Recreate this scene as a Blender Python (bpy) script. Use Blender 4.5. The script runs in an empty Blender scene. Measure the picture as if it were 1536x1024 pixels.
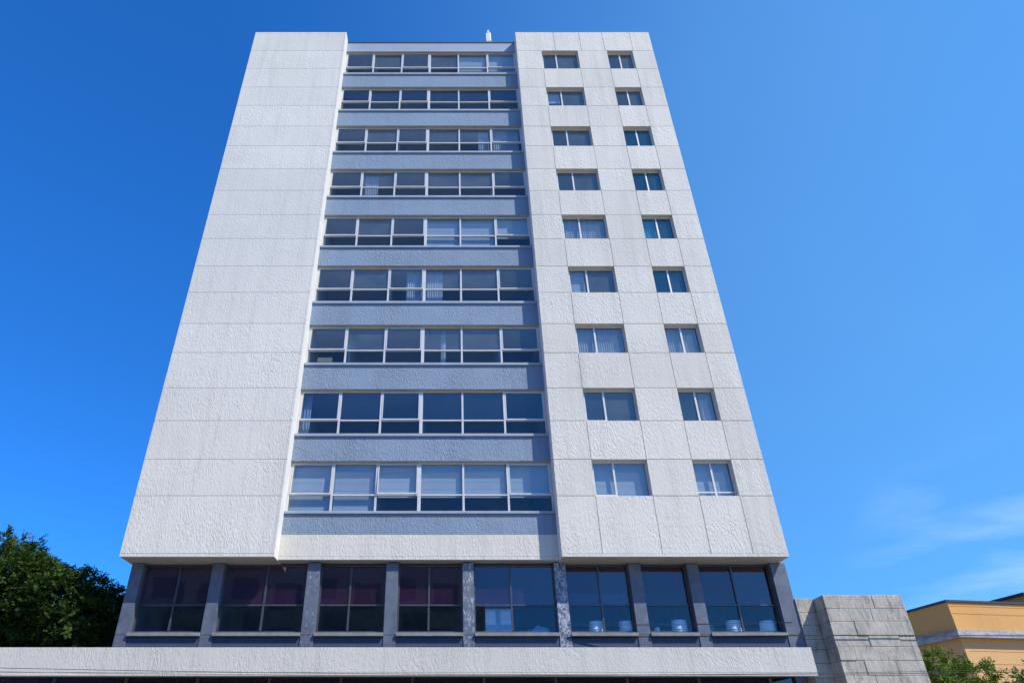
import bpy, bmesh, math, random
import numpy as np
from mathutils import Vector, Matrix
R = math.radians
scene = bpy.context.scene
COL = scene.collection
random.seed(7)
rng = np.random.default_rng(11)

# ------------------------------------------------------------------ helpers
def node(nt, typ, **kw):
    n = nt.nodes.new(typ)
    for k, v in kw.items():
        if k in n.inputs.keys():
            n.inputs[k].default_value = v
        else:
            setattr(n, k, v)
    return n

def lk(nt, a, b):
    nt.links.new(a, b)

def new_mat(name):
    m = bpy.data.materials.new(name)
    m.use_nodes = True
    nt = m.node_tree
    nt.nodes.clear()
    out = nt.nodes.new('ShaderNodeOutputMaterial')
    return m, nt, out

def ramp(nt, fac, stops):
    r = nt.nodes.new('ShaderNodeValToRGB')
    el = r.color_ramp.elements
    el[0].position, el[0].color = stops[0][0], (*([stops[0][1]] * 3), 1) if not hasattr(stops[0][1], '__len__') else (*stops[0][1], 1)
    el[1].position, el[1].color = stops[-1][0], (*([stops[-1][1]] * 3), 1) if not hasattr(stops[-1][1], '__len__') else (*stops[-1][1], 1)
    for p, c in stops[1:-1]:
        e = el.new(p)
        e.color = (*([c] * 3), 1) if not hasattr(c, '__len__') else (*c, 1)
    lk(nt, fac, r.inputs[0])
    return r.outputs[0]

def mixc(nt, fac, a, b, blend='MIX'):
    m = nt.nodes.new('ShaderNodeMix')
    m.data_type = 'RGBA'
    m.blend_type = blend
    for s, v in ((m.inputs[0], fac), (m.inputs[6], a), (m.inputs[7], b)):
        if hasattr(v, 'is_linked'):
            lk(nt, v, s)
        else:
            s.default_value = v if not hasattr(v, '__len__') else (*v, 1)[:4]
    return m.outputs[2]

def math_n(nt, op, a, b=0.0):
    m = nt.nodes.new('ShaderNodeMath')
    m.operation = op
    for s, v in ((m.inputs[0], a), (m.inputs[1], b)):
        if hasattr(v, 'is_linked'):
            lk(nt, v, s)
        else:
            s.default_value = v
    return m.outputs[0]

def noise(nt, vec, scale, detail=3.0, rough=0.55, dist=0.0):
    n = node(nt, 'ShaderNodeTexNoise', Scale=scale, Detail=detail, Roughness=rough, Distortion=dist)
    lk(nt, vec, n.inputs['Vector'])
    return n

def mapping(nt, vec, rot=(0, 0, 0), scale=(1, 1, 1), loc=(0, 0, 0)):
    m = nt.nodes.new('ShaderNodeMapping')
    m.inputs['Rotation'].default_value = [R(a) for a in rot]
    m.inputs['Scale'].default_value = scale
    m.inputs['Location'].default_value = loc
    lk(nt, vec, m.inputs['Vector'])
    return m.outputs[0]

def stucco(name, col, bump=0.5, stain=0.16, grime=(0.30, 0.30, 0.27), rough=0.85, stroke=1.0, angle=38, seed=0.0):
    """Trowelled render: curved raised strokes, faint stains and run marks."""
    m, nt, out = new_mat(name)
    tc = nt.nodes.new('ShaderNodeTexCoord').outputs['Object']
    tc = mapping(nt, tc, loc=(seed, seed * .7, seed * 1.3))
    wob = noise(nt, tc, 0.9, 2.0)
    dv = nt.nodes.new('ShaderNodeVectorMath'); dv.operation = 'MULTIPLY_ADD'
    lk(nt, wob.outputs['Color'], dv.inputs[0]); dv.inputs[1].default_value = (.55, .55, .55); lk(nt, tc, dv.inputs[2])
    st = mapping(nt, dv.outputs[0], rot=(0, angle, 0), scale=(18.0 * stroke, 12.0 * stroke, 6.6 * stroke))
    n1 = noise(nt, st, 1.0, 2.5, 0.5, 0.4)
    h1 = ramp(nt, n1.outputs['Fac'], [(0.34, 0.0), (0.5, 0.5), (0.62, 1.0), (0.8, 0.8)])
    st2 = mapping(nt, dv.outputs[0], rot=(0, -angle - 15, 0), scale=(19.0 * stroke, 12.0 * stroke, 7.6 * stroke), loc=(3, 1, 7))
    n2 = noise(nt, st2, 1.0, 2.0, 0.5, 0.6)
    h2 = ramp(nt, n2.outputs['Fac'], [(0.4, 0.0), (0.6, 1.0)])
    sel = ramp(nt, noise(nt, tc, 1.3, 2.0).outputs['Fac'], [(0.44, 0.0), (0.58, 1.0)])
    h = mixc(nt, sel, h1, h2)
    amt = ramp(nt, noise(nt, tc, 0.55, 3.0).outputs['Fac'], [(0.32, 0.35), (0.62, 1.0)])
    h = mixc(nt, 1.0, h, amt, 'MULTIPLY')
    isl = nt.nodes.new('ShaderNodeNewGeometry').outputs['Random Per Island']
    h = mixc(nt, 1.0, h, ramp(nt, isl, [(0.0, .55), (1.0, 1.1)]), 'MULTIPLY')
    fine = noise(nt, tc, 34.0, 4.0, 0.6)
    hh = math_n(nt, 'MULTIPLY_ADD', fine.outputs['Fac'], 0.28)
    lk(nt, h, hh.node.inputs[2])
    b = node(nt, 'ShaderNodeBump', Strength=bump, Distance=0.026)
    lk(nt, hh, b.inputs['Height'])
    # colour: broad tone shifts, weather streaks running down, specks
    broad = ramp(nt, noise(nt, tc, 0.22, 5.0, 0.6).outputs['Fac'], [(0.3, 0.0), (0.72, 1.0)])
    runs = ramp(nt, noise(nt, mapping(nt, tc, scale=(2.6, 2.6, 0.16)), 1.0, 4.0, 0.62).outputs['Fac'], [(0.48, 0.0), (0.78, 1.0)])
    runs2 = ramp(nt, noise(nt, mapping(nt, tc, scale=(8.5, 8.5, 0.35)), 1.0, 3.0, 0.6).outputs['Fac'], [(0.55, 0.0), (0.8, 1.0)])
    spk = ramp(nt, noise(nt, tc, 9.0, 3.0, 0.6).outputs['Fac'], [(0.6, 0.0), (0.8, 1.0)])
    c = mixc(nt, broad, [v * 0.93 for v in col], [min(1, v * 1.05) for v in col])
    c = mixc(nt, math_n(nt, 'MULTIPLY', runs, stain), c, grime)
    c = mixc(nt, math_n(nt, 'MULTIPLY', runs2, stain * .8), c, grime)
    c = mixc(nt, 1.0, c, ramp(nt, isl, [(0.0, .955), (1.0, 1.03)]), 'MULTIPLY')
    c = mixc(nt, math_n(nt, 'MULTIPLY', spk, stain * 1.2), c, grime)
    p = node(nt, 'ShaderNodeBsdfPrincipled', Roughness=rough)
    p.inputs['Specular IOR Level'].default_value = 0.25
    lk(nt, c, p.inputs['Base Color']); lk(nt, b.outputs[0], p.inputs['Normal']); lk(nt, p.outputs[0], out.inputs[0])
    return m

def plain(name, col, rough=0.6, metal=0.0, var=0.1, scale=3.0, bump=0.0, bscale=30.0, spec=0.4):
    m, nt, out = new_mat(name)
    tc = nt.nodes.new('ShaderNodeTexCoord').outputs['Object']
    n = noise(nt, tc, scale, 5.0, 0.6)
    f = ramp(nt, n.outputs['Fac'], [(0.3, 0.0), (0.7, 1.0)])
    c = mixc(nt, f, [v * (1 - var) for v in col], [min(1, v * (1 + var)) for v in col])
    p = node(nt, 'ShaderNodeBsdfPrincipled', Roughness=rough, Metallic=metal)
    p.inputs['Specular IOR Level'].default_value = spec
    lk(nt, c, p.inputs['Base Color'])
    if bump:
        b = node(nt, 'ShaderNodeBump', Strength=bump, Distance=0.02)
        lk(nt, noise(nt, tc, bscale, 4.0).outputs['Fac'], b.inputs['Height'])
        lk(nt, b.outputs[0], p.inputs['Normal'])
    lk(nt, p.outputs[0], out.inputs[0])
    return m

def glass(name, tint, refl, rcol=(1, 1, 1), wav=0.05, rough=0.0, veil=0.0, veilcol=(.3, .4, .5)):
    """Coated window glass: tinted see-through body, mirror coating that grows at glancing angles, faint uneven diffuse veil."""
    m, nt, out = new_mat(name)
    tc = nt.nodes.new('ShaderNodeTexCoord').outputs['Object']
    tr = node(nt, 'ShaderNodeBsdfTransparent'); tr.inputs[0].default_value = (*tint, 1)
    gl = node(nt, 'ShaderNodeBsdfGlossy', Roughness=rough); gl.inputs[0].default_value = (*rcol, 1)
    b = node(nt, 'ShaderNodeBump', Strength=wav, Distance=0.05)
    lk(nt, noise(nt, tc, 1.1, 2.0).outputs['Fac'], b.inputs['Height'])
    lk(nt, b.outputs[0], gl.inputs['Normal'])
    geo = nt.nodes.new('ShaderNodeNewGeometry')
    dp = nt.nodes.new('ShaderNodeVectorMath'); dp.operation = 'DOT_PRODUCT'
    lk(nt, geo.outputs['Incoming'], dp.inputs[0]); lk(nt, geo.outputs['Normal'], dp.inputs[1])
    inv = math_n(nt, 'SUBTRACT', 1.0, math_n(nt, 'ABSOLUTE', dp.outputs['Value']))
    fr = math_n(nt, 'MULTIPLY_ADD', math_n(nt, 'POWER', inv, 5.0), .95)
    fr.node.inputs[2].default_value = .04
    isl = geo.outputs['Random Per Island']
    fac = math_n(nt, 'ADD', fr, math_n(nt, 'MULTIPLY', math_n(nt, 'ADD', isl, .5), refl))
    nv = nt.nodes.new('ShaderNodeVectorMath'); nv.operation = 'MULTIPLY_ADD'
    wn = nt.nodes.new('ShaderNodeTexWhiteNoise'); wn.noise_dimensions = '1D'; lk(nt, isl, wn.inputs['W'])
    lk(nt, wn.outputs['Color'], nv.inputs[0]); nv.inputs[1].default_value = (.03, .03, .03); lk(nt, b.outputs[0], nv.inputs[2])
    lk(nt, nv.outputs[0], gl.inputs['Normal'])
    fac.node.use_clamp = True
    mx = nt.nodes.new('ShaderNodeMixShader')
    lk(nt, fac, mx.inputs[0]); lk(nt, tr.outputs[0], mx.inputs[1]); lk(nt, gl.outputs[0], mx.inputs[2])
    res = mx.outputs[0]
    if veil:
        df = node(nt, 'ShaderNodeBsdfDiffuse'); df.inputs[0].default_value = (*veilcol, 1)  # diffuse layer that lifts and tints the pane tone
        veil_amt = ramp(nt, noise(nt, tc, 1.7, 4.0).outputs['Fac'], [(0.3, veil * .6), (0.7, veil * 1.3)])
        veil_amt = math_n(nt, 'MULTIPLY', veil_amt, math_n(nt, 'ADD', math_n(nt, 'MULTIPLY', wn.outputs['Value'], 1.5), .25))
        m2 = nt.nodes.new('ShaderNodeMixShader')
        lk(nt, veil_amt, m2.inputs[0]); lk(nt, res, m2.inputs[1]); lk(nt, df.outputs[0], m2.inputs[2])
        res = m2.outputs[0]
    lk(nt, res, out.inputs[0])
    return m

class MB:
    """Collects boxes, tubes and lathes into one mesh."""
    def __init__(s):
        s.v, s.f, s.mi, s.sm = [], [], [], []
    def box(s, x0, x1, y0, y1, z0, z1, mi=0):
        b = len(s.v)
        s.v += [(x0, y0, z0), (x1, y0, z0), (x1, y1, z0), (x0, y1, z0), (x0, y0, z1), (x1, y0, z1), (x1, y1, z1), (x0, y1, z1)]
        for q in ((0, 3, 2, 1), (4, 5, 6, 7), (0, 1, 5, 4), (1, 2, 6, 5), (2, 3, 7, 6), (3, 0, 4, 7)):
            s.f.append([b + i for i in q]); s.mi.append(mi); s.sm.append(False)
        return s
    def prism(s, pts, z0, z1, mi=0):
        """vertical prism over a plan outline (counter-clockwise)"""
        b, n = len(s.v), len(pts)
        s.v += [(x, y, z0) for x, y in pts] + [(x, y, z1) for x, y in pts]
        s.f.append([b + i for i in reversed(range(n))]); s.f.append([b + n + i for i in range(n)])
        for i in range(n):
            j = (i + 1) % n
            s.f.append([b + i, b + j, b + n + j, b + n + i])
        s.mi += [mi] * (n + 2); s.sm += [False] * (n + 2)
        return s
    def tube(s, pts, rads, n=8, mi=0):
        pts = [Vector(p) for p in pts]
        b = len(s.v)
        for i, p in enumerate(pts):
            d = (pts[min(i + 1, len(pts) - 1)] - pts[max(i - 1, 0)]).normalized()
            u = d.cross(Vector((0, 0, 1)) if abs(d.z) < .9 else Vector((1, 0, 0))).normalized()
            w = d.cross(u)
            r = rads[i] if hasattr(rads, '__len__') else rads
            for k in range(n):
                a = 2 * math.pi * k / n
                s.v.append(tuple(p + u * r * math.cos(a) + w * r * math.sin(a)))
        for i in range(len(pts) - 1):
            for k in range(n):
                k2 = (k + 1) % n
                s.f.append([b + i * n + k, b + i * n + k2, b + (i + 1) * n + k2, b + (i + 1) * n + k]); s.mi.append(mi); s.sm.append(True)
        s.f.append([b + k for k in reversed(range(n))]); s.f.append([b + (len(pts) - 1) * n + k for k in range(n)])
        s.mi += [mi, mi]; s.sm += [False, False]
        return s
    def lathe(s, prof, n=28, mi=0):
        b = len(s.v)
        for r, z in prof:
            for k in range(n):
                a = 2 * math.pi * k / n
                s.v.append((r * math.cos(a), r * math.sin(a), z))
        for i in range(len(prof) - 1):
            for k in range(n):
                k2 = (k + 1) % n
                s.f.append([b + i * n + k, b + i * n + k2, b + (i + 1) * n + k2, b + (i + 1) * n + k]); s.mi.append(mi); s.sm.append(True)
        s.f.append([b + k for k in reversed(range(n))]); s.f.append([b + (len(prof) - 1) * n + k for k in range(n)])
        s.mi += [mi, mi]; s.sm += [False, False]
        return s
    def build(s, name, mats, parent=None, bevel=0.0, loc=(0, 0, 0)):
        me = bpy.data.meshes.new(name)
        me.from_pydata(s.v, [], s.f)
        for m in (mats if isinstance(mats, (list, tuple)) else [mats]):
            me.materials.append(m)
        me.polygons.foreach_set('material_index', s.mi)
        me.polygons.foreach_set('use_smooth', s.sm)
        o = bpy.data.objects.new(name, me)
        COL.objects.link(o)
        o.location = loc
        if parent:
            o.parent = parent
        if bevel:
            bv = o.modifiers.new('edges', 'BEVEL'); bv.width = bevel; bv.segments = 2; bv.limit_method = 'ANGLE'
        return o

def tag(o, label=None, cat=None, group=None, kind=None):
    for k, v in (('label', label), ('category', cat), ('group', group), ('kind', kind)):
        if v:
            o[k] = v
    return o

def empty(name, loc, label, cat, group=None):
    o = bpy.data.objects.new(name, None)
    COL.objects.link(o)
    o.location = loc
    o.empty_display_size = .5
    return tag(o, label, cat, group)

# ------------------------------------------------------------------ materials
WHITE = stucco('white_render', (0.66, 0.635, 0.58), bump=0.48, stain=0.22)
WHITE_R = stucco('white_render_panels', (0.65, 0.62, 0.56), bump=0.54, stain=0.26, stroke=0.95, angle=46, seed=31.0)
FASCIA = stucco('fascia_render', (0.57, 0.55, 0.51), bump=0.5, stain=0.32, seed=57.0)
BLUE = stucco('blue_grey_render', (0.232, 0.30, 0.395), bump=0.85, stain=0.24, grime=(.13, .155, .19), stroke=1.15, seed=83.0)
TRIM = plain('white_paint', (0.74, 0.72, 0.69), 0.7, var=0.07, scale=1.5, bump=.15)
BAND = plain('smooth_blue_grey_paint', (0.275, 0.33, 0.41), 0.65, var=0.06, scale=1.2)
SILL = plain('blue_grey_sill', (0.29, 0.34, 0.41), 0.6, var=0.12, scale=2)
DARKCAP = plain('dark_coping', (0.05, 0.06, 0.08), 0.6)
SOFFIT = plain('soffit_paint', (0.40, 0.385, 0.34), 0.85, var=0.14, scale=1.4)
ALU = plain('white_aluminium', (0.66, 0.645, 0.62), 0.32, metal=0.15, var=0.08, scale=4)
BRONZE = plain('dark_window_metal', (0.10, 0.10, 0.115), 0.35, metal=0.4, var=0.2, scale=5)
PODBLUE = plain('navy_panel', (0.055, 0.075, 0.125), 0.5, var=0.15, scale=1.2)
STONE_SILL = plain('stone_sill', (0.24, 0.235, 0.235), 0.6, var=0.2, scale=4, bump=.2)
ROOMWALL = plain('room_wall', (0.50, 0.49, 0.47), 0.9, var=0.05)
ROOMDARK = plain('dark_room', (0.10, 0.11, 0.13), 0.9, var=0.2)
RAW = plain('rough_back_wall', (0.35, 0.35, 0.34), 0.9, var=0.15, bump=.3)
CLOTH = plain('curtain_cloth', (0.55, 0.58, 0.62), 0.9, var=0.08, scale=2)
BLINDM = plain('blind_cloth', (0.60, 0.65, 0.70), 0.85, var=0.05, scale=1.5)
CARD = plain('cardboard', (0.42, 0.33, 0.22), 0.85, var=0.1)
DRUM = plain('white_plastic', (0.90, 0.90, 0.9), 0.65, var=0.04)
CABLE = plain('black_cable', (0.015, 0.015, 0.017), 0.6)
BARK = plain('bark', (0.10, 0.075, 0.055), 0.9, var=0.3, scale=6, bump=.6, bscale=14)
G_UP = glass('coated_glass', (0.84, 0.88, 0.92), 0.055, (1.0, 0.95, .88), wav=.04, veil=.06, veilcol=(.38, .42, .44))
G_DARK = glass('dim_room_glass', (0.70, 0.78, 0.86), 0.04, (.85, .92, .95), wav=.04, veil=.012)  # darker copy of the coated glass; dimmer rooms put into its tint
G_LOW = glass('clear_lower_glass', (0.76, 0.82, 0.87), 0.0, (0.9, 0.93, .95), wav=.04, veil=.012)
G_TEAL = glass('teal_glass', (0.60, 0.84, 0.88), 0.05, (0.62, 0.92, 1.0), wav=.03, veil=.04)
G_POD = glass('dark_tinted_glass', (0.52, 0.54, 0.68), 0.04, (0.92, 0.88, .85), wav=.03, veil=.055, veilcol=(.22, .08, .25))
G_PODLOW = glass('grey_tinted_glass', (0.90, 0.96, 1.0), 0.0, (0.85, 0.95, 1.0), wav=.03)

def column_stone(name, wear, seed):
    m, nt, out = new_mat(name)
    tc = mapping(nt, nt.nodes.new('ShaderNodeTexCoord').outputs['Object'], loc=(seed, seed, seed * 2))
    n1 = noise(nt, tc, 2.2, 6.0, 0.65, 0.6)
    base = mixc(nt, ramp(nt, n1.outputs['Fac'], [(0.3, 0), (0.72, 1)]), (0.075, 0.095, 0.14), (0.15, 0.17, 0.215))
    n2 = noise(nt, mapping(nt, tc, rot=(0, 30, 0), scale=(1, 1, .55)), 9.0, 6.0, 0.7, 1.2)
    lo = 0.66 - wear * 0.17
    blot = ramp(nt, n2.outputs['Fac'], [(lo, 0), (lo + 0.05, 1)])
    c = mixc(nt, math_n(nt, 'MULTIPLY', blot, 0.35 + .5 * wear), base, (0.40, 0.44, 0.55))
    p = node(nt, 'ShaderNodeBsdfPrincipled', Roughness=0.5)
    b = node(nt, 'ShaderNodeBump', Strength=.25 + wear * .4, Distance=.02)
    lk(nt, n2.outputs['Fac'], b.inputs['Height']); lk(nt, b.outputs[0], p.inputs['Normal'])
    lk(nt, c, p.inputs['Base Color']); lk(nt, p.outputs[0], out.inputs[0])
    return m

def cut_stone(name, seed=0.0):
    m, nt, out = new_mat(name)
    tc = mapping(nt, nt.nodes.new('ShaderNodeTexCoord').outputs['Object'], loc=(seed, seed, seed))
    n1 = noise(nt, tc, 1.6, 6.0, 0.65, 0.8)
    base = mixc(nt, ramp(nt, n1.outputs['Fac'], [(0.3, 0), (0.7, 1)]), (0.31, 0.29, 0.25), (0.50, 0.465, 0.40))
    vein = noise(nt, mapping(nt, tc, rot=(0, 32, 0), scale=(3.6, 3, .8)), 1.4, 5.0, 0.6, 1.6)
    v = ramp(nt, vein.outputs['Fac'], [(0.52, 0), (0.66, 1)])
    c = mixc(nt, math_n(nt, 'MULTIPLY', v, 0.65), base, (0.17, 0.16, 0.14))
    rust = ramp(nt, noise(nt, tc, 0.9, 4.0, 0.6).outputs['Fac'], [(0.56, 0), (0.75, 1)])
    c = mixc(nt, math_n(nt, 'MULTIPLY', rust, 0.35), c, (0.36, 0.32, 0.24))
    p = node(nt, 'ShaderNodeBsdfPrincipled', Roughness=0.75)
    b = node(nt, 'ShaderNodeBump', Strength=.7, Distance=.05)
    hh = noise(nt, mapping(nt, tc, rot=(0, 32, 0), scale=(2.6, 2.6, 1.0)), 2.2, 6.0, 0.6, 1.0)
    lk(nt, hh.outputs['Fac'], b.inputs['Height']); lk(nt, b.outputs[0], p.inputs['Normal'])
    lk(nt, c, p.inputs['Base Color']); lk(nt, p.outputs[0], out.inputs[0])
    return m

STONE = cut_stone('grey_cut_stone')

def leaf_mat(name, c0, c1, c2):
    m, nt, out = new_mat(name)
    tc = nt.nodes.new('ShaderNodeTexCoord').outputs['Object']
    n = noise(nt, tc, 0.55, 3.0, 0.6)
    n2 = noise(nt, tc, 6.0, 2.0, 0.6)
    c = mixc(nt, ramp(nt, n.outputs['Fac'], [(0.38, 0), (0.64, 1)]), c0, c1)
    c = mixc(nt, math_n(nt, 'MULTIPLY', ramp(nt, n2.outputs['Fac'], [(0.52, 0), (0.7, 1)]), .55), c, c2)
    p = node(nt, 'ShaderNodeBsdfPrincipled', Roughness=0.55)
    p.inputs['Specular IOR Level'].default_value = .1
    lk(nt, c, p.inputs['Base Color'])
    t = node(nt, 'ShaderNodeBsdfTranslucent'); lk(nt, c, t.inputs[0])
    mx = nt.nodes.new('ShaderNodeMixShader'); mx.inputs[0].default_value = .22
    lk(nt, p.outputs[0], mx.inputs[1]); lk(nt, t.outputs[0], mx.inputs[2]); lk(nt, mx.outputs[0], out.inputs[0])
    return m

# ------------------------------------------------------------------ ground
def sheet(name, x0, x1, y0, y1, z, m):
    b = MB(); b.v = [(x0, y0, z), (x1, y0, z), (x1, y1, z), (x0, y1, z)]; b.f = [[0, 1, 2, 3]]; b.mi = [0]; b.sm = [False]
    return tag(b.build(name, m), kind='structure')

sheet('ground', -600, 600, -600, 600, 0.0, plain('dry_earth', (0.34, 0.28, 0.20), .95, var=.25, scale=.3))
sheet('road', -300, 300, -20, -8, 0.006, plain('asphalt', (0.085, 0.08, 0.075), .9, var=.25, scale=1.5, bump=.4, bscale=60))
PAVE = plain('concrete_paving', (0.42, 0.39, 0.34), .9, var=.15, scale=1.2, bump=.2)
tag(MB().box(-300, 300, -7.98, 0.3, -.1, .13).build('pavement', PAVE), kind='structure')
tag(MB().box(-300, 300, -27, -20.02, -.1, .13).build('pavement', PAVE), kind='structure')

# ------------------------------------------------------------------ the tower
tower = empty('tower_block', (0, 0, 0), 'tall white office tower with ribbon windows between two blank-edged white wings', 'building')
XL0, XL1, XR0, XR1 = -11.40, -6.05, 3.90, 11.75
ZB, ZT = 7.68, 38.05
SY = 0.56          # spandrel face
WY = 0.74          # ribbon window plane
# per storey (bottom to top): window head, transom, window bottom, underside of sill
ROWS = [(11.42, 10.13, 9.47, 9.36), (14.53, 13.20, 12.56, 12.43), (17.68, 16.47, 15.77, 15.64), (20.95, 19.70, 18.93, 18.79), (24.08, 22.88, 22.12, 22.00), (27.24, 26.08, 25.34, 25.20), (30.52, 29.34, 28.52, 28.38), (33.77, 32.65, 31.82, 31.67), (37.05, 35.69, 34.98, 34.83)]
# white wing joints: window heads and sills
HEADS = [11.26, 14.29, 17.37, 20.47, 23.58, 26.66, 29.81, 33.00, 36.28]
SILLS = [9.85, 12.85, 15.93, 19.01, 22.09, 25.16, 28.31, 31.46, 34.63]
JOINTS = sorted(HEADS + SILLS)
G = 0.010  # half joint width

# left wing: blank, horizontal joints only
lw = MB()
lw.box(XL0 + .02, XL1 - .004, .014, 12.0, ZB + .004, ZT - .004)
zs = [ZB] + JOINTS + [ZT]
for a, b in zip(zs[:-1], zs[1:]):
    lo, hi = (a if a == ZB else a + .007), (b if b == ZT else b - .007)
    if a == ZB:
        lw.box(XL0, XL1, 0.0, .06, lo, lo + .10); lo += .112
    if b == ZT:
        lw.box(XL0, XL1, 0.0, .06, ZT - .16, ZT); hi = ZT - .166
    lw.box(XL0 + .0, XL1 - .10, 0.0, .05, lo, hi)
    lw.box(XL1 - .094, XL1, -.004, .05, lo, hi)
left_wing = lw.build('blank_wing', [WHITE], tower, bevel=.008)
left_wing['label'] = 'blank white wing with horizontal joints only'
MB().box(XL1 - .003, XL1 + .012, .004, 1.3, ZB + .004, ZT - .02).build('wing_reveal', TRIM, tower)
MB().box(XL0 + .05, XL1 - .03, .05, 1.0, ZB - .012, ZB + .003).build('wing_soffit', SOFFIT, tower)

# right wing: panelled, two window openings on each storey
XJ = [XR0, 5.31, 7.39, 9.07, 10.54, XR1]
WIN_COLS = (1, 3)
rw = MB()
for r, (a, b) in enumerate(zip(zs[:-1], zs[1:])):
    top = b == ZT
    xj = XJ if not top else [XR0, 6.12, 7.62, 8.98, 10.60, XR1]
    window_row = r % 2 == 1
    for c in range(5):
        if window_row and c in WIN_COLS:
            continue
        x0, x1 = xj[c], xj[c + 1]
        nb_l = c > 0 and not (window_row and c - 1 in WIN_COLS)
        nb_r = c < 4 and not (window_row and c + 1 in WIN_COLS)
        above_open = (not window_row) and c in WIN_COLS and not top     # lower side of an opening
        below_open = (not window_row) and c in WIN_COLS and a != ZB     # upper side of an opening
        lo = a + (G if a != ZB and not (below_open and not top) else 0)
        hi = b - (G if not top and not above_open else 0)
        if a == ZB:
            rw.box(XR0, XR1, -.003, .06, ZB, ZB + .10) if c == 0 else None
            lo = ZB + .106
        dy = random.uniform(0, .006)
        rw.box(x0 + (G if nb_l else 0), x1 - (G if nb_r else 0), dy, .035, lo, hi)
# backing wall pieces round the openings
for r, (a, b) in enumerate(zip(zs[:-1], zs[1:])):
    if r % 2 == 1:
        for x0, x1 in ((XJ[0], XJ[1]), (XJ[2], XJ[3]), (XJ[4], XJ[5])):
            rw.box(x0, x1, .035, .32, a, b)
    else:
        rw.box(XR0, XR1, .035, .32, a, b)
right_wing = rw.build('panelled_wing', [WHITE_R], tower, bevel=.006)
right_wing['label'] = 'white panelled wing with two punched windows per floor'
MB().box(XR0 - .012, XR0 + .2, .04, 1.3, ZB + .004, ZT - .02).build('wing_reveal', TRIM, tower)
MB().box(XR0 + .03, XR1 - .03, .05, 1.0, ZB - .012, ZB + .003).build('wing_soffit', SOFFIT, tower)
sh = MB()
sh.box(XR1 - .25, XR1 - .004, .325, 12, ZB + .004, ZT - .01)
sh.box(XR0 + .21, XR1 - .26, 11.8, 12, ZB + .004, ZT - .01)
sh.box(XR0 + .0, XR0 + .2, 1.31, 12, ZB + .004, ZT - .01)
sh.box(XR0 + .21, XR1 - .26, .33, 11.79, ZT - .6, ZT - .35)
sh.box(XR0 + .21, XR1 - .26, .33, 11.79, ZB + .01, ZB + .25)
sh.box(XL1 + .02, XR0 - .02, 11.8, 12, ZB + .1, 37.6)
sh.box(XL1 + .02, XR0 - .02, .92, 11.79, 37.35, 37.6)
sh.box(XL1 + .02, XR0 - .02, .92, 11.79, ZB + .06, ZB + .3)
sh.build('rear_shell', RAW, tower)

# spandrels, sills and the parapet between the wings
for k in range(9):
    head, trn, bot, sb = ROWS[k]
    if k < 8:
        MB().box(XL1 + .015, XR0 - .015, SY, .92, head, ROWS[k + 1][3] - .004).build('spandrel', BLUE, tower, bevel=.006)
    b = MB()
    b.box(XL1 + .016, XR0 - .016, SY - .07, .90, sb, bot - .02)
    b.box(XL1 + .03, XR0 - .03, SY + .09, .90, bot - .018, bot - .004)
    b.build('sill', SILL, tower, bevel=.008)
    MB().box(XL1 + .02, XR0 - .02, SY + .012, .90, head - .014, head - .002).build('lintel_soffit', SOFFIT, tower)
MB().box(XL1 + .015, XR0 - .015, SY, .92, 8.61, ROWS[0][3] - .004).build('spandrel', BLUE, tower, bevel=.006)
bb = MB()
bb.box(XL1 + .015, XR0 - .015, SY, .92, ZB + .15, 8.606)
bb.box(XL1 + .015, XR0 - .015, SY - .004, .92, ZB + .04, ZB + .144)
bb.build('base_band', WHITE_R, tower, bevel=.006)
MB().box(XL1 + .02, XR0 - .02, SY + .01, 1.0, ZB + .022, ZB + .036).build('band_soffit', SOFFIT, tower)
MB().box(XL1 + .015, XR0 - .015, SY + .02, .92, 37.06, 37.86).build('roof_parapet', BAND, tower, bevel=.006)
MB().box(XL1 + .015, XR0 - .015, SY - .01, .98, 37.865, 37.95).build('parapet_coping', DARKCAP, tower, bevel=.006)

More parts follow.
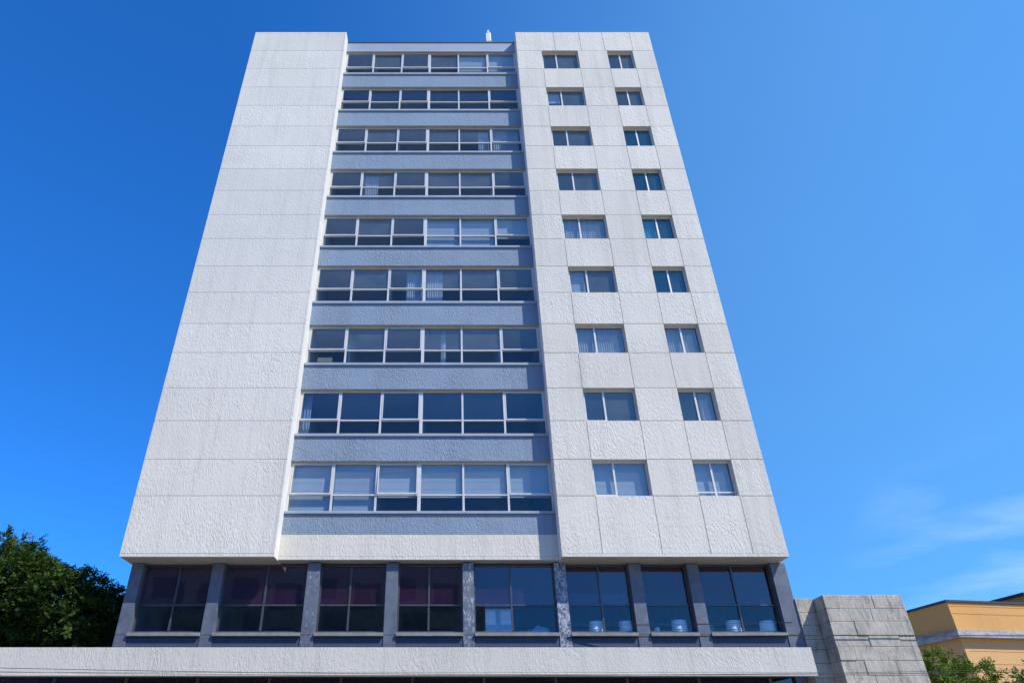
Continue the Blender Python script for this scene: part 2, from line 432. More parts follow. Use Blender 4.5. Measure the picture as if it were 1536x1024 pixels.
# ---- ribbon windows
XE = [-6.03, -4.39, -2.74, -1.12, 0.54, 2.22, 3.88]
SASHES = (0, 2, 5)
OPEN = {(0, 2): 3.0, (0, 0): 1.2, (1, 2): .5, (2, 0): 1.6, (3, 2): .6, (4, 0): .5, (5, 2): .6, (2, 2): .4, (6, 2): .5, (3, 5): .6, (2, 5): .5}
for k in range(9):
    head, trn, bot, sb = ROWS[k]
    head -= .016
    GU = G_DARK if k in (1, 7) else G_UP
    for c in range(6):
        x0, x1 = XE[c] + .001, XE[c + 1] - .001
        jl = .06 if c in (0, 3) else .036
        jr = .06 if c in (2, 5) else .036
        b = MB()
        b.box(x0, x0 + jl, WY - .06, WY + .07, bot, head)
        b.box(x1 - jr, x1, WY - .06, WY + .07, bot, head)
        b.box(x0 + jl, x1 - jr, WY - .04, WY + .06, head - .055, head)
        b.box(x0 + jl, x1 - jr, WY - .04, WY + .06, bot, bot + .05)
        b.box(x0 + jl, x1 - jr, WY - .045, WY + .06, trn - .024, trn + .024)
        w = b.build('ribbon_window', ALU, tower)
        xa, xb = x0 + jl, x1 - jr
        p = MB()
        p.box(xa + .002, xb - .002, WY + .02, WY + .028, bot + .052, trn - .03, 1)
        if c not in SASHES:
            p.box(xa + .002, xb - .002, WY + .02, WY + .028, trn + .03, head - .057, 0)
        p.build('pane', [GU, G_LOW], w)
        if c in SASHES:
            zt = head - .06
            h = zt - (trn + .012)
            s = MB()
            W = xb - xa - .012
            s.box(0, .042, -.02, .02, -h, 0); s.box(W - .042, W, -.02, .02, -h, 0)
            s.box(.042, W - .042, -.02, .02, -.042, 0); s.box(.042, W - .042, -.02, .02, -h, -h + .046)
            s.box(.044, W - .044, -.008, 0, -h + .048, -.044, 1)
            so = s.build('sash', [ALU, GU], w, loc=(xa + .006, WY - .045, zt))
            so.rotation_euler = (-R(OPEN.get((k, c), random.uniform(0.05, .4))), 0, 0)

# ---- punched windows
TEAL = {4, 5, 6, 3}
for k in range(9):
    z0, z1 = SILLS[k] + .002, HEADS[k] - .002
    for q, (x0, x1, split) in enumerate(((XJ[1] + .002, XJ[2] - .002, .40), (XJ[3] + .002, XJ[4] - .002, .49))):
        y0, y1 = .20, .27
        f = MB()
        xm = x0 + (x1 - x0) * split
        t = .05
        f.box(x0, x0 + t, y0, y1, z0, z1); f.box(x1 - t, x1, y0, y1, z0, z1)
        f.box(x0 + t, x1 - t, y0, y1, z1 - t - .03, z1); f.box(x0 + t, x1 - t, y0, y1, z0, z0 + t)
        f.box(xm - .035, xm + .035, y0 - .012, y1, z0 + t, z1 - t - .03)
        low = k == 0 and q == 1
        if low:
            f.box(x0 + t, xm - .035, y0 - .02, y1, z0 + .17, z0 + .215); f.box(xm + .035, x1 - t, y0 - .02, y1, z0 + .17, z0 + .215)
        w = f.build('punched_window', ALU, tower)
        p = MB()
        zb_ = z0 + (.217 if low else t + .002)
        p.box(x0 + t + .002, xm - .037, y0 + .035, y0 + .042, zb_, z1 - t - .032)
        p.box(xm + .037, x1 - t - .002, y0 + .035, y0 + .042, zb_, z1 - t - .032)
        if low:
            p.box(x0 + t + .002, xm - .037, y0 + .035, y0 + .042, z0 + t + .002, z0 + .168)
            p.box(xm + .037, x1 - t - .002, y0 + .035, y0 + .042, z0 + t + .002, z0 + .168)
        p.build('pane', G_TEAL if (q == 1 and k in TEAL) else G_UP, w)
        if q == 0:   # sliding leaf on the left
            s = MB()
            s.box(x0 + t, x0 + t + .035, y0 - .005, y0 + .03, z0 + t, z1 - t - .03)
            s.box(x0 + t + .035, xm - .035, y0 - .005, y0 + .03, z0 + t, z0 + t + .06)
            s.build('sash', ALU, w)

# ---- rooms behind the glass
rm = MB()
for k in range(9):
    head = ROWS[k][0]
    slab0 = head + .28
    slab1 = (ROWS[k + 1][3] - .35) if k < 8 else head + .4
    if k < 8:
        rm.box(XL1 + .03, XR0 - .03, .93, 6.0, slab0, slab1)
    rm.box(XR0 + .25, XR1 - .3, .34, 5.0, HEADS[k] + .30, HEADS[k] + .6)
    for x in ((-2.74, 0.54) if k % 3 == 0 else (-1.12,) if k % 3 == 1 else (-4.39, 2.22)):
        rm.box(x - .06, x + .06, 1.6, 6.0, ROWS[k][3] - .3, slab0 - .003)
rm.box(XL1 + .03, XR0 - .03, 6.01, 6.15, ZB + .4, 37.3)
rm.box(XR0 + .25, XR1 - .3, 5.01, 5.15, ZB + .3, ZT - .7)
rm.box(8.15, 8.3, .34, 5.0, ZB + .3, ZT - .7)
rm.build('room_interior', ROOMWALL, tower)

# ---- podium storey
PC = [(-11.22, -10.80), (-8.36, -7.94), (-4.99, -4.54), (-2.21, -1.79), (.475, .86), (3.71, 4.11), (6.34, 6.77), (8.39, 8.80), (11.36, 11.89)]
PY = .75
for i, (a, b) in enumerate(PC):
    wear = {2: .45, 4: .75, 5: 1.0}.get(i, 0.12)
    o = MB()
    o.box(a, b, PY, 1.25, 5.30, ZB - .014)
    o.box(a - .0, b + .0, PY, 1.25, 4.3, 5.288)
    o = o.build('podium_column', column_stone('column_stone_%d' % i, wear, i * 13.7), tower, bevel=.008)
    if i in (4, 5):
        o['label'] = 'podium column blotched with pale weathering'
SPLIT = [.51, .51, .46, .48, .46, .53, None, .48]
for i in range(8):
    x0, x1 = PC[i][1] + .002, PC[i + 1][0] - .002
    z0, z1, zt = 5.40, ZB - .03, 6.29
    y0, y1 = 1.0, 1.08
    f = MB()
    t = .055
    f.box(x0, x0 + t, y0, y1, z0, z1); f.box(x1 - t, x1, y0, y1, z0, z1)
    f.box(x0 + t, x1 - t, y0, y1, z1 - t, z1); f.box(x0 + t, x1 - t, y0, y1, z0, z0 + t)
    cells = [(x0 + t, x1 - t)]
    if SPLIT[i]:
        xm = x0 + (x1 - x0) * SPLIT[i]
        f.box(xm - .03, xm + .03, y0 - .015, y1, z0 + t, z1 - t)
        cells = [(x0 + t, xm - .03), (xm + .03, x1 - t)]
    p = MB()
    for a, b in cells:
        f.box(a, b, y0 - .005, y1, zt - .025, zt + .025)
        p.box(a + .002, b - .002, y0 + .04, y0 + .05, z0 + t + .002, zt - .027, 1)
        p.box(a + .002, b - .002, y0 + .04, y0 + .05, zt + .027, z1 - t - .002, 0)
    w = f.build('podium_window', BRONZE, tower)
    p.build('pane', [G_POD, G_PODLOW], w)
    MB().box(x0, x1, PY - .09, 1.09, 5.25, 5.36).build('podium_sill', STONE_SILL, tower, bevel=.008)
    MB().box(x0, x1, PY + .03, .99, 4.4, 5.246).build('apron_panel', PODBLUE, tower)
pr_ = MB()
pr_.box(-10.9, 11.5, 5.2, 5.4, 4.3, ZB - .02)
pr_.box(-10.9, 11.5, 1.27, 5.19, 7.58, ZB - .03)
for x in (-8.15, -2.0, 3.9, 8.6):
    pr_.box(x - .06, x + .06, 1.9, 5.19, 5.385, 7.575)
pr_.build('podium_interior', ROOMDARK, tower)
MB().box(-10.9, 11.5, 1.27, 5.19, 4.9, 5.38).build('podium_floor', plain('light_floor', (.6, .6, .58), .7), tower)
b = MB()
b.box(-11.2, -10.85, 1.26, 12, 0, ZB - .02); b.box(11.5, 11.86, 1.26, 12, 0, ZB - .02); b.box(-10.84, 11.49, 11.7, 12, 0, ZB - .02)
b.build('podium_side_wall', column_stone('side_stone', .1, 99), tower)

# ---- canopy with shop front below it
c = MB()
c.box(-44, 11.36, -.60, -.42, 4.02, 4.73)
c.box(-44, 11.36, -.604, -.42, 3.93, 4.014)
c.build('canopy_fascia', FASCIA, tower, bevel=.008)
DSOF = plain('dark_soffit', (0.05, 0.045, 0.04), .9)
c = MB()
c.box(-44, 11.34, -.415, 1.6, 4.05, 4.25)
c.build('canopy_slab', DSOF, tower)
sf = MB()
for i in range(24):
    x = -43.5 + i * 2.35
    if x < 11:
        sf.box(x - .04, x + .04, 1.0, 1.1, .13, 4.04)
sf.box(-43.5, 11.3, 1.0, 1.1, 2.6, 2.68)
sf.build('shopfront_frame', BRONZE, tower)
MB().box(-43.5, 11.3, 1.12, 1.14, .13, 4.04).build('shopfront_glass', G_POD, tower)
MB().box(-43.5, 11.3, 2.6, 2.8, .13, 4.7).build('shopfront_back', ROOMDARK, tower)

# ------------------------------------------------------------------ roof antenna
an = empty('roof_antenna', (2.45, 1.7, 37.60), 'small white panel antenna standing on the roof edge', 'antenna')
a = MB(); a.tube([(0, 0, 0), (0, 0, 2.3)], .03); a.build('mast', plain('galvanised', (.5, .5, .5), .5), an)
m = MB()
m.prism([(-.14, -.10), (.13, -.16), (.18, -.06), (-.09, 0)], 2.0, 2.85)
m.prism([(-.06, -.09), (.06, -.12), (.08, -.07), (-.04, -.02)], 2.952, 3.15)
m.build('panel', plain('antenna_white', (.85, .85, .84), .4, var=.03), an, bevel=.01)
m = MB(); m.tube([(-.04, 0, 2.6), (-.75, .2, 0)], .014, n=6); m.build('stay', CABLE, an)

# ------------------------------------------------------------------ curtains, blinds and what stands behind the glass
def cloth(name, label, cat, x0, x1, y, z0, z1, m, pleat=.035, step=.11, group=None):
    """hanging cloth with pleats (or a flat blind when pleat is 0)"""
    n = max(2, int((x1 - x0) / step) * 4) if pleat else 2
    me = MB()
    for i in range(n + 1):
        x = x0 + (x1 - x0) * min(1, max(0, (i + (random.uniform(-.45, .45) if pleat and 0 < i < n else 0)) / n))
        yy = y + (pleat * math.sin(i * math.pi / 2 + .3) * random.uniform(.6, 1.2) if pleat else 0)
        me.v += [(x - x0, yy - y, 0), (x - x0, yy - y, z1 - z0), (x - x0, yy - y + .008, 0), (x - x0, yy - y + .008, z1 - z0)]
    for i in range(n):
        q = i * 4
        me.f += [[q, q + 4, q + 5, q + 1], [q + 6, q + 2, q + 3, q + 7]]
        me.mi += [0, 0]; me.sm += [bool(pleat)] * 2
    me.f += [[0, 1, 3, 2], [n * 4, n * 4 + 2, n * 4 + 3, n * 4 + 1]]; me.mi += [0, 0]; me.sm += [False] * 2
    if not pleat:
        for i in range(1, int((z1 - z0) / .3)):
            me.box(0, x1 - x0, -.006, -.001, i * .3, i * .3 + .012)
        me.box(0, x1 - x0, -.012, .014, -.03, .0)
    o = me.build(name, m, loc=(x0, y, z0))
    return tag(o, label, cat, group)

ORD = ['lowest', 'second', 'third', 'fourth', 'fifth', 'sixth', 'seventh', 'eighth', 'top']
def blind(k, c, full=True, x0=None, x1=None, label=None, m=None):
    head, trn, bot, sb = ROWS[k]
    cols = ['first', 'second', 'third', 'fourth', 'fifth', 'last']
    lab = label or 'pale roller blind %s in %s pane from left, %s ribbon row%s' % (
        'drawn full' if full else 'half drawn', cols[c], ORD[k], '' if k in (0, 8) else ' from below')
    return cloth('roller_blind', lab, 'blind', x0 if x0 is not None else XE[c] + .05, x1 if x1 is not None else XE[c + 1] - .05,
                 WY + .14, bot - .02 if full else trn - .02, head - .05, m or BLINDM, pleat=0, group='roller blinds behind the ribbon windows')
for cc in (0, 1):
    blind(0, cc)
for cc in (2, 3, 4, 5):
    blind(0, cc, full=False)
blind(8, 4); blind(8, 5)
blind(4, 3); blind(4, 4); blind(4, 5, full=False)
def curtain(k, x0, x1, label, m=CLOTH):
    head, trn, bot, sb = ROWS[k]
    return cloth('curtain', label, 'curtain', x0, x1, WY + .22, bot - .3, head - .03, m, pleat=.03, step=.1, group='curtains behind the ribbon windows')
curtain(6, 1.55, 2.12, 'white curtain gathered in fifth pane of seventh ribbon row from below')
curtain(6, 2.32, 3.70, 'grey sheer curtain across last pane of seventh ribbon row from below')
curtain(3, -1.95, -1.15, 'white curtain in third pane of fourth ribbon row from below', BLINDM)
curtain(3, -1.05, -.30, 'white curtain in fourth pane of fourth ribbon row from below', BLINDM)
curtain(2, -.35, -.15, 'narrow white curtain strip in fourth pane of third ribbon row from below', BLINDM)
curtain(1, -5.95, -5.6, 'narrow curtain edge in first pane of second ribbon row from below')
curtain(5, -4.3, -3.6, 'pale curtain in second pane of sixth ribbon row from below')
def wcurtain(k, q, a, b, label, m=CLOTH, flat=False, zf=0.0):
    x0, x1 = (XJ[1], XJ[2]) if q == 0 else (XJ[3], XJ[4])
    w = x1 - x0
    return cloth('window_curtain' if not flat else 'window_blind', label, 'curtain' if not flat else 'blind', x0 + w * a + .03, x0 + w * b - .03, .40,
                 SILLS[k] + (HEADS[k] - SILLS[k]) * zf - (.1 if zf == 0 else 0), HEADS[k] - .02, m, pleat=0 if flat else .03, step=.09,
                 group='curtains and blinds in the punched windows')
wcurtain(4, 0, 0, 1, 'pleated curtain in wide punched window, fifth floor from bottom')
wcurtain(4, 1, 0, .5, 'pleated curtain in left half of narrow teal punched window')
wcurtain(2, 0, 0, 1, 'pleated curtain in wide punched window, third floor from bottom')
wcurtain(2, 1, 0, 1, 'pleated curtain in narrow punched window, third floor from bottom')
wcurtain(1, 1, .6, 1, 'white curtain at right edge of narrow punched window, second floor')
wcurtain(0, 0, 0, 1, 'plain pale blind in lowest wide punched window', BLINDM, True)
wcurtain(0, 1, 0, 1, 'plain pale blind in lowest narrow punched window', BLINDM, True)
wcurtain(3, 0, 0, .38, 'grey blind in left pane of wide punched window, fourth floor', CLOTH, True)
wcurtain(7, 0, 0, .38, 'white blind half down in left pane of wide punched window', BLINDM, True, .45)

bx = MB(); bx.box(0, .62, 0, .4, 0, .46); bx.box(.0, .30, -.004, .404, .462, .475); bx.box(.32, .62, -.004, .404, .462, .475)
tag(bx.build('cardboard_box', CARD, loc=(-5.62, 1.02, 15.84), bevel=.006), 'brown cardboard box behind lower left pane of third ribbon row from below', 'box')
for (lx, kk) in ((-5.65, 2),):
    MBs = MB().box(-.4, .9, 0, .5, -.6, 0)
    tag(MBs.build('low_cabinet', ROOMWALL, loc=(lx, 1.0, 15.836)), 'low grey cabinet under cardboard box behind third ribbon row from below', 'cabinet')

# white drums on the podium window ledge
DR = [(5.10, 5.385, 1.0, 'white ridged drum behind left pane of podium window right of blotched column'),
      (6.14, 5.385, 1.0, 'white ridged drum partly hidden at right edge of its podium pane'),
      (7.98, 5.385, 1.08, 'white ridged drum behind the undivided podium window'),
      (9.86, 5.385, 1.05, 'white ridged drum behind left pane of right-end podium window'),
      (11.02, 5.385, 1.02, 'white ridged drum behind right pane of right-end podium window')]
prof = [(.262, 0), (.266, .05), (.258, .06), (.254, .15), (.262, .155), (.262, .17), (.25, .18), (.245, .30), (.252, .305), (.252, .325), (.240, .335), (.232, .42), (.222, .43), (.06, .432)]
dmesh = None
for x, z, s, lab in DR:
    if dmesh is None:
        d = MB().lathe(prof).build('white_drum', DRUM); dmesh = d.data
    else:
        d = bpy.data.objects.new('white_drum', dmesh); COL.objects.link(d)
    d.location = (x, 1.37, z); d.scale = (s, s, s)
    tag(d, lab, 'drum', 'white drums on the podium ledge')
tag(MB().lathe([(.13, 0), (.128, .02), (.09, .26), (.02, .27)], n=20).build('white_cone', DRUM, loc=(7.22, 1.5, 5.385)), 'small white cone left of the drum in undivided podium window', 'cone')
tag(MB().lathe([(.22, 0), (.215, .3), (.20, .37), (.05, .38)], n=20).build('grey_drum', plain('grey_plastic', (.16, .18, .2), .5), loc=(9.08, 1.7, 5.385)), 'dark grey drum at left edge of right-end podium window', 'drum')
tag(MB().box(-.48, .48, -.02, .02, 0, .86).build('leaning_board', plain('board_blue', (.32, .45, .58), .6), loc=(1.75, 1.42, 5.385)), 'pale blue board upright behind lower left pane of middle podium window', 'board')
hp = MB()
hv = []
NX, NY = 16, 8
for j in range(NY + 1):
    for i in range(NX + 1):
        u, v = i / NX, j / NY
        z = (math.sin(u * math.pi) ** .7) * (math.sin(v * math.pi) ** .7) * (.18 + .22 * u) * random.uniform(.75, 1.25)
        hp.v.append((u * 1.15, v * .5, z))
for j in range(NY):
    for i in range(NX):
        q = j * (NX + 1) + i
        hp.f.append([q, q + 1, q + NX + 2, q + NX + 1]); hp.mi.append(0); hp.sm.append(False)
tag(hp.build('plastic_sheet', plain('blue_plastic', (.22, .42, .62), .4), loc=(2.5, 1.3, 5.386)), 'crumpled blue plastic sheet behind lower right pane of middle podium window', 'sheet')
cloth('podium_blind', 'grey green blind low in upper panes right of blotched column', 'blind', 4.2, 6.25, 1.18, 6.34, 6.72, plain('green_blind', (.30, .42, .44), .8), pleat=0)

# ------------------------------------------------------------------ stone annex on the right
annex = empty('stone_annex', (13.8, 0, 0), 'rough grey cut stone wall block right of the tower', 'building')
OX = 13.8
courses = [0, .5, .95, 1.45, 1.85, 2.3, 2.75, 3.2, 3.62, 4.0, 4.43, 4.84, 5.16, 5.60, 5.99, 6.42]
AX0, AX1 = 12.50, 15.14
st = MB()
st.box(AX0 + .03 - OX, AX1 - .03 - OX, .03, 5.0, 0, 6.40)
for i, (a, b) in enumerate(zip(courses[:-1], courses[1:])):
    cuts = [AX0] + sorted(AX0 + (AX1 - AX0) * f for f in [(.18, .62), (.36,), (.28, .66), (.2,), (.42, .8), (.3,), (.55,)][i % 7]) + [AX1]
    for x0, x1 in zip(cuts[:-1], cuts[1:]):
        st.box(x0 + (.006 if x0 != AX0 else 0) - OX, x1 - (.006 if x1 != AX1 else 0) - OX, random.uniform(-.015, .015), .3, a + .003, b - .003)
    cy = [.305] + [.305 + .5 + .9 * random.random()] + [5.0]
    for y0, y1 in zip(cy[:-1], cy[1:]):
        st.box(AX0 + random.uniform(-.006, .012) - OX, AX0 + .3 - OX, y0, y1 - .008, a + .003, b - .003)
        st.box(AX1 - .3 - OX, AX1 - OX + random.uniform(-.012, .006), y0, y1 - .008, a + .003, b - .003)
st.build('stone_front', STONE, annex, bevel=.012)
bk = MB()
for i, (a, b) in enumerate(zip(courses[:-1], courses[1:])):
    bk.box(11.895 - OX, 12.49 - OX, .70 + random.uniform(-.01, .01), 3.5, a + .006, b + (.028 if i == 14 else -.004))
bk.build('stone_back', cut_stone('ochre_cut_stone', 21), annex, bevel=.01)
MB().box(AX0 + .02 - OX, AX1 - .02 - OX, .03, 4.9, 6.405, 6.418).build('flat_roof', RAW, annex)

# ------------------------------------------------------------------ ochre building
OCH = stucco('ochre_render', (0.64, 0.345, 0.12), bump=.18, stain=.30, grime=(.38, .27, .16), stroke=.5, seed=5)
OCHL = stucco('pale_ochre_render', (0.63, 0.37, 0.165), bump=.18, stain=.34, grime=(.42, .31, .2), stroke=.5, seed=15)
GREYT = plain('grey_cornice', (.34, .33, .33), .8, var=.4, scale=2.6)
OCHD = plain('ochre_joint', (.40, .24, .10), .9)
ROOFD = plain('dark_roof_edge', (.05, .055, .07), .7)
C0 = Vector((26.67, 14.23))
ochre = empty('ochre_building', (C0.x, C0.y, 0), 'flat roofed ochre orange building with grey cornice behind the trees', 'building')
er = Vector((math.cos(R(9)), math.sin(R(9)))); el = Vector((-math.sin(R(7)), math.cos(R(7))))
def quad(o0, o1, a, b):
    """plan outline grown outward by o0 (long side start) and covering a along er, b along el"""
    p = [er * -o0 + el * -o0, er * (a + o1) + el * -o0, er * (a + o1) + el * b, er * -o0 + el * b]
    return [(q.x, q.y) for q in p]
MB().prism(quad(0, 0, 16, 9), 7.62, 9.0).build('upper_wall', OCH, ochre, bevel=.02)
MB().prism(quad(-.04, -.04, 16, 9), 0, 7.22).build('lower_wall', OCHL, ochre, bevel=.02)
k = MB(); k.prism(quad(.30, .3, 16, 9), 7.22, 7.48); k.prism(quad(.14, .14, 16, 9), 7.484, 7.615)
k.build('cornice', GREYT, ochre, bevel=.015)
MB().prism(quad(.08, .08, 16, 9), 9.003, 9.10).build('roof_edge', ROOFD, ochre)
up = [(er * 7.2 + el * 2.0), (er * 15 + el * 2.0), (er * 15 + el * 8), (er * 7.2 + el * 8)]
u_ = MB(); u_.prism([(p.x, p.y) for p in up], 9.105, 9.98); u_.build('roof_storey', OCH, ochre)
u_ = MB(); u_.prism([(p.x, p.y) for p in [(er * 7.0 + el * 1.8), (er * 15.2 + el * 1.8), (er * 15.2 + el * 8.2), (er * 7.0 + el * 8.2)]], 9.984, 10.10); u_.build('roof_edge', ROOFD, ochre)
jn = MB()
for z in (4.2, 5.1, 6.0, 6.6):
    p = [er * .3 + el * .03, er * 15 + el * .03, er * 15 + el * .06, er * .3 + el * .06]
    jn.prism([(q.x, q.y) for q in p], z, z + .018)
for z, x0, x1 in ((7.98, 6.5, 15), (8.42, .1, 9.0), (8.80, .05, 12)):
    p = [er * x0 - el * .012, er * x1 - el * .012, er * x1 + el * .02, er * x0 + el * .02]
    jn.prism([(q.x, q.y) for q in p], z, z + .014)
jn.build('wall_joints', OCHD, ochre)

# ------------------------------------------------------------------ trees
def make_leaves(blobs, n_spray, per, ll, lw_, droop, shell=(.55, 1.05), seed=1, spread=.36):
    """crown as thousands of leaf-sized quads set on sprays scattered through lumpy blobs"""
    g = np.random.default_rng(seed)
    V = []
    for (bx_, by_, bz_, br, fl) in blobs:
        n = int(n_spray * br * br)
        d = g.normal(size=(n, 3)); d /= np.linalg.norm(d, axis=1)[:, None]
        # lumpy radius from a handful of random bumps
        lum = np.zeros(n)
        for _ in range(14):
            c = g.normal(size=3); c /= np.linalg.norm(c)
            lum += np.clip((d @ c - .82) / .18, 0, 1) * g.uniform(.1, .30)
        rad = br * (g.uniform(shell[0], shell[1], n) ** .6 * .82 + lum)
        pos = np.array([bx_, by_, bz_]) + d * rad[:, None] * np.array([1, 1, fl])
        axis = d * .8 + g.normal(size=(n, 3)) * .55; axis[:, 2] -= droop
        axis /= np.linalg.norm(axis, axis=1)[:, None]
        upv = np.array([0, 0, 1.0]) + g.normal(size=(n, 3)) * .35
        side = np.cross(axis, upv); side /= np.linalg.norm(side, axis=1)[:, None]
        nrm = np.cross(side, axis)
        for j in range(per):
            t = (j // 2 + .5) / (per / 2)
            sgn = 1 if j % 2 else -1
            base = pos + axis * (t * spread * 1.5)[..., None] if hasattr(t, '__len__') else pos + axis * (t * spread * 1.5)
            ldir = side * sgn * .8 + axis * .55 + nrm * g.normal(size=(n, 1)) * .3 + g.normal(size=(n, 3)) * .18
            ldir /= np.linalg.norm(ldir, axis=1)[:, None]
            wdir = np.cross(ldir, nrm + g.normal(size=(n, 3)) * .3); wdir /= np.linalg.norm(wdir, axis=1)[:, None]
            s = g.uniform(.7, 1.25, (n, 1)) * (1.15 - .5 * t)
            L, W = ldir * ll * s, wdir * lw_ * s
            q = np.stack([base, base + L * .5 + W * .5, base + L, base + L * .5 - W * .5], 1)
            V.append(q)
    V = np.concatenate(V).reshape(-1, 3)
    return V

def leaf_obj(name, V, m, parent, origin):
    me = bpy.data.meshes.new(name)
    n = len(V) // 4
    V = V - np.array(origin)
    me.vertices.add(len(V)); me.vertices.foreach_set('co', V.astype(np.float32).ravel())
    me.loops.add(n * 4); me.loops.foreach_set('vertex_index', np.arange(n * 4, dtype=np.int32))
    me.polygons.add(n); me.polygons.foreach_set('loop_start', np.arange(0, n * 4, 4, dtype=np.int32))
    me.polygons.foreach_set('loop_total', np.full(n, 4, dtype=np.int32))
    me.update(calc_edges=True)
    me.materials.append(m)
    o = bpy.data.objects.new(name, me); COL.objects.link(o); o.parent = parent
    return o

def tree(name, label, base, blobs, m, trunk_r, h_fork, n_spray, per, ll, lw_, droop, seed, spread=.36, shell=(.55, 1.05)):
    root = empty(name, base, label, 'tree')
    leaf_obj('crown', make_leaves(blobs, n_spray, per, ll, lw_, droop, shell, seed, spread), m, root, base)
    t = MB()
    t.tube([(0, 0, 0), (.1, .05, h_fork * .5), (.05, 0, h_fork)], [trunk_r * 1.25, trunk_r, trunk_r * .85], n=10)
    for (x, y, z, r, fl) in blobs:
        e = Vector((x, y, z)) - Vector(base)
        s = Vector((.05, 0, h_fork * .95))
        mid = s.lerp(e, .5) + Vector((random.uniform(-.4, .4), random.uniform(-.4, .4), .3))
        t.tube([s, mid, e], [trunk_r * .6, trunk_r * .4, trunk_r * .16], n=8)
        for _ in range(7):
            q = e + Vector((random.uniform(-1, 1), random.uniform(-1, 1), random.uniform(-.5, 1))) * r * .72
            t.tube([mid.lerp(e, random.uniform(.2, .9)), e.lerp(q, .5) + Vector((0, 0, .15)), q], [trunk_r * .18, trunk_r * .1, trunk_r * .04], n=5)
    t.build('trunk', BARK, root)
    return root

LEAF_D = leaf_mat('dark_leaf', (0.022, 0.052, 0.012), (0.062, 0.11, 0.018), (0.13, 0.16, 0.05))
LEAF_M = leaf_mat('mid_leaf', (0.075, 0.125, 0.015), (0.165, 0.25, 0.03), (0.25, 0.29, 0.08))
LEAF_L = leaf_mat('pale_leaf', (0.07, 0.12, 0.025), (0.13, 0.20, 0.045), (0.2, 0.23, 0.08))
tree('broad_tree', 'large dark green tree spreading above the canopy left of tower', (-16.6, 4.6, 0),
     [(-18.2, 4.2, 7.5, 2.3, .95), (-16.1, 3.5, 7.0, 1.9, .95), (-14.6, 3.0, 6.6, 1.7, .95), (-13.2, 2.3, 5.9, 1.2, .95), (-14.3, 6.0, 6.7, 1.45, .95),
      (-15.1, 8.5, 6.9, 1.15, .95), (-16.94, 5.2, 5.7, 1.9, .9), (-15.05, 5.4, 5.6, 1.6, .9), (-20.5, 4.8, 6.6, 2.3, .9)],
     LEAF_D, .30, 3.4, 330, 14, .165, .078, .12, 3, shell=(.3, .98), spread=.26)
tree('round_shrub_tree', 'bushy green tree right behind the stone annex', (19.0, 4.6, 0),
     [(18.9, 4.6, 3.7, 1.45, .95), (17.6, 4.9, 3.3, 1.2, .9), (20.0, 4.8, 3.2, 1.15, .9)],
     LEAF_M, .13, 1.8, 420, 12, .15, .075, .05, 8, spread=.26)
tree('feathery_tree', 'light green feathery tree at far right below the cornice', (22.6, 4.4, 0),
     [(21.7, 4.4, 3.25, 1.05, .95), (22.9, 4.6, 3.75, 1.1, .95), (20.9, 4.2, 2.9, .9, .9)],
     LEAF_L, .12, 1.7, 190, 18, .26, .075, .18, 12, spread=.5, shell=(.35, 1.0))

# ------------------------------------------------------------------ across the street: unseen block added for reflections in the glass
opp = empty('added_opposite_block', (-16, -44, 0), 'unseen grey office block added across the street to darken the podium glass reflections', 'building')
o_ = MB(); o_.box(-30, 20, -12, 0, 0, 21)
o_.build('wall', RAW, opp, bevel=.03)
o_ = MB()
for i in range(5):
    for j in range(11):
        o_.box(-23 + j * 3.9, -20.4 + j * 3.9, .003, .05, 1.4 + i * 3.6, 3.4 + i * 3.6)
o_.build('windows', plain('far_glass', (.16, .17, .19), .15), opp)

# ------------------------------------------------------------------ overhead cables
def cable(label, pts, r=.012, via=None):
    p0, p1 = Vector(pts[0]), Vector(pts[1])
    L = (p1 - p0).length
    n = 40
    q = [p0.lerp(p1, i / n) - Vector((0, 0, pts[2] * 4 * (i / n) * (1 - i / n))) - p0 for i in range(n + 1)]
    if via:
        q = [Vector((0, 0, 0)), Vector(via) - p0, p1 - p0]
    tag(MB().tube(q, r, n=6).build('power_cable', CABLE, loc=p0), label, 'cable', 'overhead cables along the street')
cable('thick black cable passing in front of the stone annex', ((3.95, .735, 5.215), (40, -.08, 5.10), .05), .016, (12.42, -.06, 5.165))
cable('thin cable strung across the podium columns at drum height', ((4.0, .742, 5.62), (11.6, .742, 5.70), .03), .006)
cable('thin drooping cable along the lower left fascia', ((-40, -5, 4.75), (44, -5, 4.5), 1.12), .007)
cable('lowest thin cable along the right end of the fascia', ((-40, -4.6, 4.55), (44, -4.6, 4.75), 1.12), .006)
cable('pale thin cable slanting before the broad tree', ((-30, 1.0, 7.2), (-12.6, .6, 4.28), .15), .011)

# ------------------------------------------------------------------ light and sky
SUN = Vector((1.25, -1.0, 1.83)).normalized()
elev = math.asin(SUN.z)
sd = bpy.data.lights.new('sun', 'SUN')
sd.energy = 4.2; sd.angle = R(.5); sd.color = (1.0, .935, .82)
so = bpy.data.objects.new('sun', sd); COL.objects.link(so)
so.location = (20, -30, 60)
so.rotation_euler = SUN.to_track_quat('Z', 'Y').to_euler()

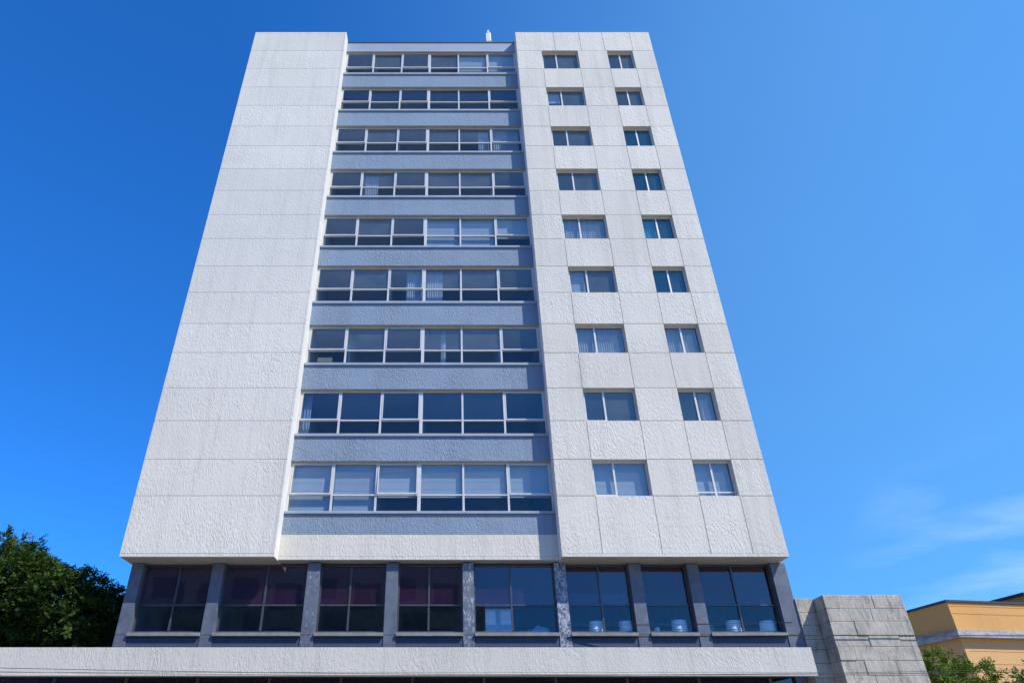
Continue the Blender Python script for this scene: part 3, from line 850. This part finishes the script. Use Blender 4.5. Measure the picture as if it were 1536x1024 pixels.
wd = bpy.data.worlds.new('World'); scene.world = wd; wd.use_nodes = True
nt = wd.node_tree; nt.nodes.clear()
sky = nt.nodes.new('ShaderNodeTexSky'); sky.sky_type = 'NISHITA'; sky.sun_disc = False
sky.sun_elevation = elev
sky.sun_rotation = math.atan2(SUN.x, SUN.y)
sky.air_density = 1.0; sky.dust_density = .25; sky.ozone_density = 2.2; sky.altitude = 1500
tcw = nt.nodes.new('ShaderNodeTexCoord').outputs['Generated']
sep = nt.nodes.new('ShaderNodeSeparateXYZ'); lk(nt, tcw, sep.inputs[0])
air = ramp(nt, sep.outputs[2], [(0.05, (.12, .46, .92)), (0.6, (.14, .68, 1.33))])
tint = mixc(nt, 1.0, sky.outputs[0], air, 'MULTIPLY')
mr = node(nt, 'ShaderNodeMapRange'); mr.interpolation_type = 'SMOOTHSTEP'
mr.inputs[1].default_value = -.30; mr.inputs[2].default_value = .68
lk(nt, sep.outputs[0], mr.inputs[0])
soft = noise(nt, tcw, 1.6, 4.0, 0.55, .3)
veil = math_n(nt, 'MULTIPLY', mr.outputs[0], math_n(nt, 'MULTIPLY_ADD', soft.outputs['Fac'], .14))
veil.node.inputs[1].default_value = 1.0
va = math_n(nt, 'MULTIPLY', soft.outputs['Fac'], .16)
va = math_n(nt, 'ADD', va, .165)
veil = math_n(nt, 'MULTIPLY', mr.outputs[0], va)
base = mixc(nt, veil, tint, (1.8, 4.2, 5.6))
n1 = noise(nt, mapping(nt, tcw, rot=(0, 10, 0), scale=(2.0, 2.0, 10.0)), 1.9, 5.0, 0.52, .25)
wis = ramp(nt, n1.outputs['Fac'], [(0.42, 0), (0.85, 1)])
dot = nt.nodes.new('ShaderNodeVectorMath'); dot.operation = 'DOT_PRODUCT'
lk(nt, tcw, dot.inputs[0]); dot.inputs[1].default_value = Vector((.63, .76, .155)).normalized()
mask = ramp(nt, dot.outputs['Value'], [(0.984, 0), (1.0, 1)])
cl = math_n(nt, 'MULTIPLY', math_n(nt, 'MULTIPLY', wis, mask), .75)
colr = mixc(nt, cl, base, (3.4, 4.6, 5.4))
bg = nt.nodes.new('ShaderNodeBackground'); bg.inputs['Strength'].default_value = .15
lk(nt, colr, bg.inputs[0])
wo = nt.nodes.new('ShaderNodeOutputWorld'); lk(nt, bg.outputs[0], wo.inputs[0])

# ------------------------------------------------------------------ camera
cd = bpy.data.cameras.new('camera')
cd.sensor_width = 36; cd.lens = 1000 / 1536 * 36
cd.shift_x = (768 - 673.6) / 1536
cd.clip_end = 3000
co = bpy.data.objects.new('camera', cd); COL.objects.link(co)
co.location = (0, -23.41, 1.6)
co.rotation_euler = (math.pi / 2 + .566, 0, 0)
scene.camera = co
scene.view_settings.view_transform = 'Standard'
scene.view_settings.look = 'None'
scene.view_settings.exposure = 0.45
scene.view_settings.gamma = 1.0
scene.cycles.max_bounces = 8
scene.cycles.transparent_max_bounces = 12
scene.cycles.caustics_reflective = False
scene.cycles.caustics_refractive = False
